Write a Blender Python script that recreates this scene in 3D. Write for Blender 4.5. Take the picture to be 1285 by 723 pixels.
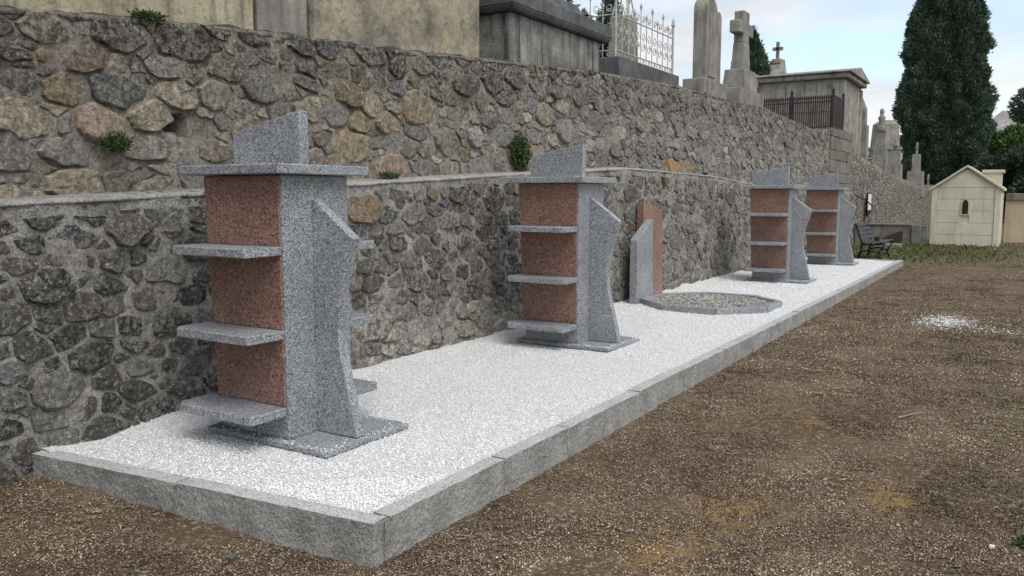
import bpy, bmesh, math, random
import numpy as np
from mathutils import Vector, Matrix, noise, Euler

for o in list(bpy.data.objects): bpy.data.objects.remove(o)
SC = bpy.context.scene
COL = SC.collection
R = math.radians
H = 1.45

# ------------------------------------------------------------------ camera, sky, sun, exposure
cam_d = bpy.data.cameras.new('camera'); cam = bpy.data.objects.new('camera', cam_d); COL.objects.link(cam)
cam.location = (0, 0, H); cam.rotation_euler = (R(90-6.398), 0, R(32.19))
cam_d.sensor_width = 36; cam_d.lens = 36*1030/1285; cam_d.clip_start = 0.05; cam_d.clip_end = 2000
SC.camera = cam
SUN_EL, SUN_AZ = 55, 118        # azimuth clockwise from +Y
W = bpy.data.worlds.new('World'); SC.world = W; W.use_nodes = True
wt = W.node_tree; wt.nodes.clear()
def wn(t, **k):
    n = wt.nodes.new(t)
    for a, b in k.items(): setattr(n, a, b)
    return n
sky = wn('ShaderNodeTexSky', sky_type='NISHITA', sun_disc=False, sun_elevation=R(SUN_EL), sun_rotation=R(SUN_AZ))
tc = wn('ShaderNodeTexCoord'); mp = wn('ShaderNodeMapping'); mp.inputs['Scale'].default_value = (2.3, 2.3, 8.0); mp.inputs['Location'].default_value = (.35, .2, .1)
nz = wn('ShaderNodeTexNoise'); nz.inputs['Scale'].default_value = 1.5; nz.inputs['Detail'].default_value = 7; nz.inputs['Roughness'].default_value = .52
rp = wn('ShaderNodeValToRGB'); rp.color_ramp.elements[0].position = .42; rp.color_ramp.elements[0].color = (.25,.25,.25,1); rp.color_ramp.elements[1].position = .57; rp.color_ramp.elements[1].color = (.97,.97,.97,1)
nz2 = wn('ShaderNodeTexNoise'); nz2.inputs['Scale'].default_value = 3.1; nz2.inputs['Detail'].default_value = 5
cr = wn('ShaderNodeValToRGB'); cr.color_ramp.elements[0].position = .35; cr.color_ramp.elements[0].color = (3.85,3.98,4.25,1); cr.color_ramp.elements[1].position = .65; cr.color_ramp.elements[1].color = (5.1,5.15,5.25,1)
mx = wn('ShaderNodeMix', data_type='RGBA')
hs = wn('ShaderNodeMix', data_type='RGBA', blend_type='MULTIPLY'); hs.inputs[0].default_value = 1; hs.inputs[7].default_value = (1.32,1.34,1.28,1)
bg = wn('ShaderNodeBackground'); bg.inputs['Strength'].default_value = .1
out = wn('ShaderNodeOutputWorld')
l = wt.links.new
l(tc.outputs['Generated'], mp.inputs[0]); l(mp.outputs[0], nz.inputs['Vector']); l(mp.outputs[0], nz2.inputs['Vector'])
l(nz.outputs[0], rp.inputs[0]); l(nz2.outputs[0], cr.inputs[0]); l(rp.outputs[0], mx.inputs[0])
l(sky.outputs[0], hs.inputs[6]); l(hs.outputs[2], mx.inputs[6]); l(cr.outputs[0], mx.inputs[7]); l(mx.outputs[2], bg.inputs[0]); l(bg.outputs[0], out.inputs[0])
sd = bpy.data.lights.new('sun', 'SUN'); sd.energy = 1.4; sd.angle = R(38); sd.color = (1, .97, .92)
sun = bpy.data.objects.new('sun', sd); COL.objects.link(sun); sun.location = (10, 5, 20)
sv = Vector((math.sin(R(SUN_AZ))*math.cos(R(SUN_EL)), math.cos(R(SUN_AZ))*math.cos(R(SUN_EL)), math.sin(R(SUN_EL))))
sun.rotation_euler = sv.to_track_quat('Z', 'Y').to_euler()
vs = SC.view_settings; vs.view_transform = 'Standard'; vs.look = 'None'; vs.gamma = 1; vs.exposure = 0.92
try: vs.use_curve_mapping = False
except Exception: pass

# ------------------------------------------------------------------ materials
class NT:
    def __init__(s, name, rough=.8, spec=.3):
        s.m = bpy.data.materials.new(name); s.m.use_nodes = True; s.t = s.m.node_tree
        s.b = s.t.nodes['Principled BSDF']; s.b.inputs['Roughness'].default_value = rough
        s.b.inputs['Specular IOR Level'].default_value = spec
        s.pos = s.t.nodes.new('ShaderNodeNewGeometry').outputs['Position']
    def n(s, t, ins=None, **k):
        nd = s.t.nodes.new(t)
        for a, b in k.items(): setattr(nd, a, b)
        for a, b in (ins or {}).items(): s.put(nd.inputs[a], b)
        return nd
    def put(s, sock, v):
        if hasattr(v, 'is_output') or isinstance(v, bpy.types.NodeSocket): s.t.links.new(v, sock)
        else:
            if isinstance(v, (tuple, list)) and len(v) == 3 and sock.type == 'RGBA': v = (*v, 1)
            sock.default_value = v
    def noise(s, scale, detail=4, rough=.55, vec=None, dist=0):
        return s.n('ShaderNodeTexNoise', {'Vector': vec or s.pos, 'Scale': scale, 'Detail': detail, 'Roughness': rough, 'Distortion': dist}).outputs[0]
    def vor(s, scale, vec=None, feature='F1', out='Color', rnd=1):
        return s.n('ShaderNodeTexVoronoi', {'Vector': vec or s.pos, 'Scale': scale, 'Randomness': rnd}, feature=feature).outputs[out]
    def scaled(s, v): return s.n('ShaderNodeMapping', {'Vector': s.pos, 'Scale': v}).outputs[0]
    def ramp(s, fac, stops, interp='LINEAR'):
        r = s.n('ShaderNodeValToRGB', {0: fac}); e = r.color_ramp.elements; r.color_ramp.interpolation = interp
        while len(e) < len(stops): e.new(.5)
        for i, (p, c) in enumerate(stops):
            e[i].position = p; e[i].color = (*c, 1) if isinstance(c, (tuple, list)) else (c, c, c, 1)
        return r.outputs[0]
    def mix(s, fac, a, b, mode='MIX'):
        nd = s.n('ShaderNodeMix', data_type='RGBA', blend_type=mode)
        s.put(nd.inputs[0], fac); s.put(nd.inputs[6], a); s.put(nd.inputs[7], b); return nd.outputs[2]
    def math(s, op, a, b=0):
        nd = s.n('ShaderNodeMath', operation=op); s.put(nd.inputs[0], a); s.put(nd.inputs[1], b); return nd.outputs[0]
    def attr(s, name): return s.n('ShaderNodeAttribute', attribute_name=name)
    def rnd(s): return s.n('ShaderNodeObjectInfo').outputs['Random']
    def col(s, v): s.put(s.b.inputs['Base Color'], v); return s
    def bump(s, h, strength=.5, dist=.01, prev=None):
        nd = s.n('ShaderNodeBump', {'Strength': strength, 'Distance': dist, 'Height': h})
        if prev: s.put(nd.inputs['Normal'], prev)
        s.put(s.b.inputs['Normal'], nd.outputs[0]); return nd.outputs[0]

def crust(k, c, amt=1.0):
    """the same weathered skin runs over stones and joints: dark pits, grime, pale lichen"""
    c = k.mix(k.math('MULTIPLY', k.ramp(k.noise(24, 9, .80), [(.40, 1), (.50, 0)]), .72*amt), c, (.045,.041,.037))
    c = k.mix(k.math('MULTIPLY', k.ramp(k.noise(33, 8, .78), [(.53, 0), (.60, 1)]), k.math('MULTIPLY', k.ramp(k.noise(3.1, 4, .6), [(.38, .25), (.60, 1)]), .62*amt)), c, (.62,.60,.55))
    return c
def m_rubble():
    k = NT('rubble_stone', .95, .15); a = k.attr('tone')
    c = k.mix(1, a.outputs['Color'], k.ramp(k.noise(26, 8, .72), [(.30, .42), (.5, 1.05), (.70, 1.9)]), 'MULTIPLY')
    c = k.mix(.22, c, k.ramp(k.noise(6, 4), [(.3, (.16,.11,.07)), (.7, (.40,.37,.32))]))
    dark = k.math('MULTIPLY', k.ramp(k.noise(17, 8, .75), [(.47, 0), (.54, .92)]), a.outputs['Alpha'])
    c = k.mix(dark, c, (.032,.030,.028))
    c = k.mix(k.math('MULTIPLY', k.ramp(k.noise(38, 6, .75), [(.53, 0), (.60, .9)]), k.ramp(k.noise(4.5, 3), [(.40, .15), (.58, 1)])), c, (.58,.56,.51))
    c = k.mix(k.ramp(k.noise(90, 4, .7), [(.58, 0), (.66, .6)]), c, (.03,.028,.026))
    c = k.mix(k.math('MULTIPLY', k.ramp(k.noise(30, 5, .7), [(.56, 0), (.66, 1)]), k.ramp(k.noise(2.3, 3), [(.48, 0), (.66, .5)])), c, (.36,.25,.11))
    k.col(crust(k, c, .8))
    p = k.bump(k.noise(14, 8, .72), 1.0, .08); k.bump(k.noise(60, 6, .75), 1.0, .025, p)
    return k.m
def m_mortar(name, c0, c1, c2, cr=.85):
    k = NT(name, .97, .1)
    c = k.ramp(k.noise(6, 6, .65), [(.3, c0), (.52, c1), (.72, c2)])
    c = k.mix(k.ramp(k.noise(70, 3, .7), [(.35, .55), (.55, 0)]), c, (.06,.055,.05))
    c = k.mix(k.math('MULTIPLY', k.ramp(k.noise(11, 6, .7), [(.52, 0), (.62, 1)]), k.ramp(k.noise(1.2, 3), [(.45, .1), (.6, .75)])), c, (.04,.038,.034))
    k.col(crust(k, c, cr)); p = k.bump(k.noise(20, 8, .72), 1.0, .045); k.bump(k.noise(110, 4), .8, .008, p)
    return k.m
def m_granite(name, stops, rough=.42, scale=135):
    k = NT(name, rough, .45)
    wv = k.n('ShaderNodeMix', {0: .012}, data_type='RGBA', blend_type='ADD'); k.put(wv.inputs[6], k.pos)
    k.put(wv.inputs[7], k.n('ShaderNodeTexNoise', {'Vector': k.pos, 'Scale': 160.0, 'Detail': 2}).outputs['Color'])
    v = wv.outputs[2]
    sep = k.n('ShaderNodeSeparateColor', {0: k.vor(scale, v)}).outputs[0]
    sep2 = k.n('ShaderNodeSeparateColor', {0: k.vor(scale*2.1, v)}).outputs[1]
    f = k.math('ADD', k.math('MULTIPLY', sep, .72), k.math('MULTIPLY', sep2, .28))
    c = k.ramp(f, stops)
    c = k.mix(1, c, k.ramp(k.noise(3, 4), [(.3, .86), (.7, 1.1)]), 'MULTIPLY')
    k.col(c); k.bump(k.noise(220, 2), .08, .002)
    k.put(k.b.inputs['Roughness'], k.ramp(k.noise(9, 4), [(.3, rough-.1), (.7, rough+.15)]))
    return k.m
def m_splitgranite():
    k = NT('split_granite', .9, .2)
    c = k.ramp(k.noise(85, 4, .7), [(.3, (.15,.144,.13)), (.5, (.31,.30,.277)), (.72, (.50,.485,.455))])
    c = k.mix(1, c, k.ramp(k.noise(5, 4), [(.3, .75), (.7, 1.15)]), 'MULTIPLY')
    k.col(c); p = k.bump(k.noise(24, 6, .65), .9, .03); k.bump(k.noise(120, 3), .6, .005, p)
    return k.m
def m_white():
    k = NT('white_marble_gravel', .75, .3)
    c = k.mix(1, k.ramp(k.math('FRACT', k.math('ADD', k.attr('grain').outputs['Fac'], k.math('MULTIPLY', k.rnd(), 7.3))), [(0, (.48,.47,.45)), (.12, (.76,.752,.735)), (.9, (.87,.862,.845))]), k.ramp(k.noise(1.2, 4), [(.3, .94), (.7, 1.0)]), 'MULTIPLY')
    k.col(c); return k.m
def m_whitebed():
    k = NT('white_gravel_bed', .85, .2)
    s1 = k.n('ShaderNodeSeparateColor', {0: k.vor(110)}).outputs[0]
    k.col(k.ramp(s1, [(0, (.44,.435,.42)), (.30, (.70,.695,.68)), (1, (.84,.835,.82))]))
    k.bump(k.vor(140, out='Distance'), .9, -.012); return k.m
def m_pebble(name, stops, grain=False):
    k = NT(name, .9, .2)
    r = k.rnd()
    if grain: r = k.math('FRACT', k.math('ADD', k.attr('grain').outputs['Fac'], k.math('MULTIPLY', r, 7.3)))
    c = k.mix(1, k.ramp(r, stops), k.ramp(k.noise(60, 3), [(.3, .7), (.7, 1.2)]), 'MULTIPLY')
    if grain: c = k.mix(1, c, k.ramp(k.noise(1.1, 5, .6), [(.36, (.5,.46,.42)), (.52, (.95,.92,.88)), (.68, (1.35,1.32,1.28))]), 'MULTIPLY')
    k.col(c); return k.m
def m_ground():
    k = NT('brown_earth', .97, .1); a = k.attr('patch')
    sp = k.n('ShaderNodeSeparateColor', {0: a.outputs['Color']})
    c = k.ramp(k.noise(2.1, 8, .66), [(.3, (.072,.047,.025)), (.5, (.118,.081,.046)), (.7, (.165,.12,.074))])
    g = k.n('ShaderNodeSeparateColor', {0: k.vor(60)})
    c = k.mix(k.math('MULTIPLY', k.ramp(g.outputs[0], [(.45, 0), (.6, .8)]), .75), c, k.ramp(g.outputs[1], [(0, (.05,.037,.025)), (.6, (.17,.14,.105)), (1, (.36,.32,.27))]))
    c = k.mix(k.math('MULTIPLY', sp.outputs[0], k.ramp(k.noise(9, 6, .7), [(.36, .1), (.55, 1)])), c, (.27,.165,.07))
    c = k.mix(k.math('MULTIPLY', sp.outputs[1], k.ramp(k.noise(7, 6, .7), [(.35, .15), (.6, 1)])), c, (.075,.092,.028))
    c = k.mix(k.math('MULTIPLY', sp.outputs[2], k.ramp(k.noise(20, 6, .7), [(.42, 0), (.55, 1)])), c, (.5,.49,.47))
    k.col(c); p = k.bump(k.noise(10, 7, .7), .7, .03); k.bump(k.vor(60, out='Distance'), .9, -.012, p); return k.m
def m_plaster(name, stops, sc=3, b=.3, stain=.5, streak=True, grain=60):
    k = NT(name, .95, .12)
    c = k.ramp(k.noise(sc, 7, .62), stops)
    v = k.scaled((9, 9, .9)) if streak else k.pos
    c = k.mix(k.math('MULTIPLY', k.ramp(k.noise(1.0 if streak else 5, 6, .65, v), [(.5, 0), (.68, 1)]), stain), c, (.05,.048,.044))
    c = k.mix(k.ramp(k.noise(grain, 4, .7), [(.32, .5), (.5, 0)]), c, (.07,.065,.055))
    k.col(c); k.bump(k.noise(grain*.7, 6, .7), b, .02); return k.m
def m_plain(name, c, rough=.6, metal=0, spec=.4, var=.25, sc=14):
    k = NT(name, rough, spec); k.b.inputs['Metallic'].default_value = metal
    k.col(k.mix(1, c, k.ramp(k.noise(sc, 5, .65), [(.3, 1-var), (.7, 1+var)]), 'MULTIPLY')); k.bump(k.noise(sc*5, 3), .15, .004); return k.m
def m_leaf(name, stops, sc=6):
    k = NT(name, .75, .25); a = k.attr('tone')
    k.col(k.mix(1, k.ramp(k.noise(sc, 4), stops), a.outputs['Color'], 'MULTIPLY'))
    return k.m
def m_farwall():
    k = NT('far_rubble', .97, .1)
    v = k.scaled((4.2, 4.2, 6.0))
    g = k.n('ShaderNodeSeparateColor', {0: k.vor(1, v)})
    c = k.ramp(g.outputs[0], [(0, (.13,.115,.10)), (.5, (.24,.21,.18)), (1, (.34,.30,.255))])
    e = k.vor(1, v, 'DISTANCE_TO_EDGE', 'Distance')
    c = k.mix(k.ramp(e, [(.0, 1), (.09, 0)]), c, (.20,.18,.155))
    c = k.mix(k.ramp(k.noise(5, 7, .7), [(.52, 0), (.64, .75)]), c, (.05,.047,.042))
    c = k.mix(k.ramp(k.noise(9, 4, .7), [(.60, 0), (.7, .6)]), c, (.45,.42,.38))
    k.col(c); p = k.bump(k.ramp(e, [(0, 0), (.2, 1)]), .9, .05); k.bump(k.noise(25, 5, .7), .7, .03, p); return k.m

M = {}
M['stone'] = m_rubble()
M['mortar_low'] = m_mortar('grey_mortar', (.29,.27,.24), (.41,.388,.35), (.53,.508,.465), .65)
M['mortar_up'] = m_mortar('beige_mortar', (.235,.205,.165), (.345,.308,.255), (.46,.42,.355), .7)
M['mossy'] = m_mortar('black_mossy_mortar', (.05,.048,.042), (.085,.08,.07), (.16,.15,.13), .5)
M['cap'] = m_mortar('pale_mortar', (.36,.345,.31), (.50,.48,.445), (.62,.60,.565), .3)
M['granite'] = m_granite('grey_granite', [(.12, (.036,.038,.042)), (.30, (.12,.126,.138)), (.50, (.22,.23,.246)), (.72, (.37,.38,.395)), (.92, (.56,.565,.57))], .34, 185)
M['red'] = m_granite('red_granite', [(.14, (.03,.024,.022)), (.28, (.11,.064,.05)), (.46, (.24,.128,.096)), (.72, (.325,.18,.138)), (.92, (.45,.30,.245))], .3, 150)
M['split'] = m_splitgranite()
M['sawn'] = m_granite('sawn_kerb_top', [(.15, (.20,.20,.195)), (.4, (.36,.36,.35)), (.7, (.46,.46,.45)), (.9, (.56,.56,.55))], .7, 140)
M['white'] = m_white(); M['whitebed'] = m_whitebed()
M['pebble'] = m_pebble('brown_pebbles', [(0, (.05,.033,.021)), (.40, (.12,.084,.055)), (.66, (.21,.158,.11)), (.88, (.34,.282,.215)), (.98, (.60,.54,.45))], True)
M['greypebble'] = m_pebble('grey_pebbles', [(0, (.12,.115,.105)), (.5, (.27,.255,.235)), (.85, (.42,.39,.35)), (1, (.6,.58,.55))])
M['ground'] = m_ground()
M['cream'] = m_plaster('cream_plaster', [(.3, (.20,.175,.12)), (.47, (.36,.315,.215)), (.7, (.47,.42,.30))], 2.2, .7, .6, True, 34)
M['roughcast'] = m_plaster('ochre_roughcast', [(.30, (.13,.12,.10)), (.47, (.29,.255,.195)), (.66, (.42,.355,.24))], 2.0, 1.0, .5, False, 18)
M['dark'] = m_plaster('dark_weathered_stone', [(.3, (.10,.097,.092)), (.5, (.20,.19,.178)), (.7, (.34,.325,.295))], 4, .7, .95, True, 40)
M['darklid'] = m_plaster('dark_lid_stone', [(.3, (.07,.07,.073)), (.5, (.115,.115,.118)), (.7, (.17,.17,.17))], 4, .5, .4, True, 50)
M['tomb'] = m_plaster('grey_tomb_stone', [(.3, (.16,.15,.13)), (.5, (.25,.235,.205)), (.7, (.33,.31,.27))], 3, .4, .5, True, 50)
M['mauso'] = m_plaster('mausoleum_stone', [(.3, (.17,.158,.135)), (.5, (.29,.27,.235)), (.7, (.40,.375,.33))], 2.5, .4, .65, True, 40)
M['terrace'] = m_plaster('terrace_gravel', [(.3, (.12,.10,.08)), (.5, (.18,.155,.125)), (.7, (.24,.21,.18))], 3, .5, .2, False, 50)
M['house'] = m_plaster('cream_blocks', [(.3, (.54,.49,.37)), (.5, (.62,.57,.45)), (.7, (.67,.625,.515))], 1.5, .2, .28, True, 60)
M['houserim'] = m_plain('house_roof_stone', (.50,.45,.35), .9, var=.15, sc=5)
M['backwall'] = m_plaster('beige_render', [(.3, (.42,.34,.235)), (.5, (.50,.41,.295)), (.7, (.55,.47,.35))], 1.2, .2, .18, True, 50)
M['concrete'] = m_plaster('grey_concrete', [(.3, (.13,.12,.105)), (.5, (.19,.178,.155)), (.7, (.25,.235,.205))], 3, .3, .5, True, 50)
M['iron_dark'] = m_plain('brown_black_iron', (.042,.025,.026), .6, .3, var=.4)
M['iron_white'] = m_plain('old_white_iron', (.38,.365,.33), .6, .1, var=.35)
M['black'] = m_plain('black_paint', (.014,.014,.016), .5, .2, var=.3)
M['slat'] = m_plain('dark_grey_slat', (.045,.047,.052), .6, 0, var=.3)
M['glass'] = m_plain('dark_glass', (.012,.012,.014), .15)
M['paper'] = m_plain('white_notice', (.74,.74,.72), .6, var=.05)
M['red_print'] = m_plain('red_print', (.5,.06,.04), .6, var=.1)
M['rust'] = m_plain('rusty_sheet', (.06,.035,.028), .9, 0, var=.4)
M['bark'] = m_plain('bark', (.085,.065,.048), .95, var=.4)
M['cypress'] = m_leaf('cypress_foliage', [(.3, (.036,.060,.044)), (.7, (.095,.135,.088))], 1.5)
M['darktree'] = m_leaf('dark_tree_foliage', [(.3, (.028,.044,.030)), (.7, (.060,.085,.052))], .8)
M['greentree'] = m_leaf('green_foliage', [(.3, (.045,.085,.022)), (.7, (.095,.15,.04))], .8)
M['weed'] = m_leaf('weed_leaf', [(.3, (.03,.05,.018)), (.7, (.07,.10,.035))], 30)
M['grass'] = m_leaf('grass_blade', [(.3, (.07,.085,.03)), (.7, (.15,.15,.06))], 6)
M['rock'] = m_plaster('hill_rock', [(.3, (.20,.19,.17)), (.5, (.30,.285,.26)), (.7, (.4,.38,.35))], .4, .5, .3, False, 3)
M['farwall'] = m_farwall()
M['twig'] = m_plain('dry_twig', (.30,.23,.15), .9)

# ------------------------------------------------------------------ object helpers
def tag(o, label=None, cat=None, group=None, kind=None):
    for a, b in (('label', label), ('category', cat), ('group', group), ('kind', kind)):
        if b: o[a] = b
    return o
def empty(name, loc=(0,0,0), rz=0, **k):
    o = bpy.data.objects.new(name, None); COL.objects.link(o); o.location = loc; o.rotation_euler.z = rz; o.empty_display_size = .2
    return tag(o, **k)
def link(name, me, mat, parent=None, loc=None, **k):
    o = bpy.data.objects.new(name, me); COL.objects.link(o)
    if mat is not None and not me.materials: me.materials.append(mat)
    if parent: o.parent = parent
    if loc is not None: o.location = loc
    return tag(o, **k)
def mesh(name, v, f, smooth=False):
    me = bpy.data.meshes.new(name); me.from_pydata([tuple(p) for p in v], [], f); me.validate()
    me.polygons.foreach_set('use_smooth', [smooth]*len(me.polygons)); me.update(); return me
class MB:
    """collects pieces into one mesh"""
    def __init__(s): s.v = []; s.f = []
    def add(s, v, f):
        n = len(s.v); s.v += [tuple(p) for p in v]; s.f += [tuple(i+n for i in q) for q in f]; return s
    def box(s, x0, x1, y0, y1, z0, z1):
        v = [(x,y,z) for z in (z0,z1) for y in (y0,y1) for x in (x0,x1)]
        return s.add(v, [(0,2,3,1),(4,5,7,6),(0,1,5,4),(2,6,7,3),(0,4,6,2),(1,3,7,5)])
    def prism(s, pts, axis, a0, a1):
        """pts: polygon in the two other axes, extruded along axis"""
        n = len(pts)
        def P(p, a): return (a,p[0],p[1]) if axis == 'x' else (p[0],a,p[1]) if axis == 'y' else (p[0],p[1],a)
        v = [P(p, a0) for p in pts]+[P(p, a1) for p in pts]
        f = [tuple(range(n-1,-1,-1)), tuple(range(n,2*n))]+[(i,(i+1)%n,n+(i+1)%n,n+i) for i in range(n)]
        if axis == 'y': f = [tuple(reversed(q)) for q in f]
        return s.add(v, f)
    def tube(s, pts, r, k=6, cap=True):
        pts = [Vector(p) for p in pts]; rs = r if isinstance(r, (list, tuple)) else [r]*len(pts)
        v = []
        for i, p in enumerate(pts):
            d = (pts[min(i+1,len(pts)-1)]-pts[max(i-1,0)]).normalized()
            a = Vector((0,0,1)) if abs(d.z) < .9 else Vector((1,0,0)); u = d.cross(a).normalized(); w = d.cross(u)
            v += [p+(u*math.cos(2*math.pi*j/k)+w*math.sin(2*math.pi*j/k))*rs[i] for j in range(k)]
        f = [(i*k+j, i*k+(j+1)%k, (i+1)*k+(j+1)%k, (i+1)*k+j) for i in range(len(pts)-1) for j in range(k)]
        if cap: f += [tuple(range(k-1,-1,-1)), tuple(range((len(pts)-1)*k, len(pts)*k))]
        return s.add(v, f)
    def frustum(s, cx, cy, z0, z1, hx0, hy0, hx1, hy1):
        v = [(cx+a*hx0, cy+b*hy0, z0) for a,b in ((-1,-1),(1,-1),(1,1),(-1,1))]+[(cx+a*hx1, cy+b*hy1, z1) for a,b in ((-1,-1),(1,-1),(1,1),(-1,1))]
        return s.add(v, [(3,2,1,0),(4,5,6,7)]+[(i,(i+1)%4,4+(i+1)%4,4+i) for i in range(4)])
    def lathe(s, cx, cy, prof, k=10):
        v = [(cx+r*math.cos(2*math.pi*j/k), cy+r*math.sin(2*math.pi*j/k), z) for r, z in prof for j in range(k)]
        f = [(i*k+j, i*k+(j+1)%k, (i+1)*k+(j+1)%k, (i+1)*k+j) for i in range(len(prof)-1) for j in range(k)]
        return s.add(v, f+[tuple(range(k-1,-1,-1)), tuple(range((len(prof)-1)*k, len(prof)*k))])
    def build(s, name, mat, parent=None, bevel=0, smooth=False, loc=None, seg=1, **k):
        me = mesh(name, s.v, s.f, smooth)
        bm = bmesh.new(); bm.from_mesh(me); bmesh.ops.recalc_face_normals(bm, faces=bm.faces)
        if bevel:
            ed = [e for e in bm.edges if len(e.link_faces) == 2 and e.calc_face_angle(0) > .6]
            bmesh.ops.bevel(bm, geom=ed, offset=bevel, segments=seg, affect='EDGES', profile=.6)
        bm.to_mesh(me); bm.free()
        return link(name, me, mat, parent, loc, **k)
def rough_block(hx, hy, hz, n, amp, seed, top_smooth=False):
    """a squared stone with chipped, uneven faces; returns verts, faces (origin at its centre)"""
    bm = bmesh.new(); bmesh.ops.create_cube(bm, size=2)
    for vv in bm.verts: vv.co = Vector((vv.co.x*hx, vv.co.y*hy, vv.co.z*hz))
    for ax in range(3):
        L = 2*(hx,hy,hz)[ax]; k = max(0, int(L/n)-1)
        if k:
            ed = [e for e in bm.edges if abs((e.verts[0].co-e.verts[1].co)[ax]) > L*.9 and (e.verts[0].co-e.verts[1].co).length < L*1.01]
            bmesh.ops.subdivide_edges(bm, edges=ed, cuts=k, use_grid_fill=True)
    for vv in bm.verts:
        q = vv.co*9+Vector((seed*3.7, seed*1.3, 0)); d = noise.noise_vector(q)*amp
        if top_smooth and vv.co.z > hz*.98: d.z *= .12; d *= .6
        vv.co += d
    return bm
def copy_tree(o, parent=None):
    c = o.copy(); COL.objects.link(c); c.parent = parent
    for ch in list(o.children): copy_tree(ch, c)
    return c
def interp(tab):
    xs = [a for a, b in tab]; ys = [b for a, b in tab]
    return lambda u: float(np.interp(u, xs, ys))
def set_tone(me, cols):
    a = me.color_attributes.new('tone', 'FLOAT_COLOR', 'POINT'); a.data.foreach_set('color', np.asarray(cols, dtype=np.float32).ravel())

# ------------------------------------------------------------------ ground
GZ = interp([(-50,-.2),(4,-.2),(18,-.13),(24,-.12),(30,-.14),(300,-.15)])
RISE = lambda x, y: .075*max(0, min(1, (-2.9-x)/1.5))*max(0, min(1, (3.2-y)/.5))      # earth banked against the wall foot
def axis_pts(lo, hi, c, fine, grow, far):
    out = [c]; s = fine
    while out[-1] < hi:
        s = fine if abs(out[-1]-c) < far else s*grow
        out.append(out[-1]+s)
    neg = [c]; s = fine
    while neg[-1] > lo:
        s = fine if abs(neg[-1]-c) < far else s*grow
        neg.append(neg[-1]-s)
    return np.array(sorted(set(out+neg)))
def grid_mesh(name, X, Y, zf, smooth=True):
    nx, ny = len(X), len(Y)
    v = [(x, y, zf(x, y)) for y in Y for x in X]
    f = [(j*nx+i, j*nx+i+1, (j+1)*nx+i+1, (j+1)*nx+i) for j in range(ny-1) for i in range(nx-1)]
    return mesh(name, v, f, smooth)
X = axis_pts(-300, 300, 0, .07, 1.22, 3.2); Y = axis_pts(-60, 400, 5, .075, 1.15, 5.0)
gm = grid_mesh('ground', X, Y, lambda x, y: GZ(y)+RISE(x, y)+(.012*noise.noise((x*2.2,y*2.2,0))+.006*noise.noise((x*9,y*9,3)) if abs(x) < 8 and -4 < y < 40 else 0))
co = np.empty(len(gm.vertices)*3); gm.vertices.foreach_get('co', co); co = co.reshape(-1,3)
def blob(x, y, rx, ry): return np.exp(-(((co[:,0]-x)/rx)**2+((co[:,1]-y)/ry)**2))
och = .95*blob(-1.24,4.16,.2,.28)+.95*blob(-1.35,3.5,.22,.25)+.9*blob(-.57,4.75,.16,.25)+.7*blob(-1.29,6.1,.12,.2)+.5*blob(-.7,3.2,.3,.3)+.4*blob(.2,3.0,.3,.4)
grs = .9*np.clip((co[:,1]-21)/3,0,1)*np.clip((31-co[:,1])/2,0,1)*np.clip((-.2-co[:,0])/1.5,0,1)+.35*np.clip((co[:,1]-18)/6,0,1)+.35*blob(.2,7,.4,1.2)
wht = .55*blob(-.85,11.75,.26,.4)+.15*blob(-.2,11.3,.4,.2)
a = gm.color_attributes.new('patch', 'FLOAT_COLOR', 'POINT')
a.data.foreach_set('color', np.stack([np.clip(och,0,1),np.clip(grs,0,1),np.clip(wht,0,1),np.ones(len(co))],1).astype(np.float32).ravel())
link('ground', gm, M['ground'], kind='structure')

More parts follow.
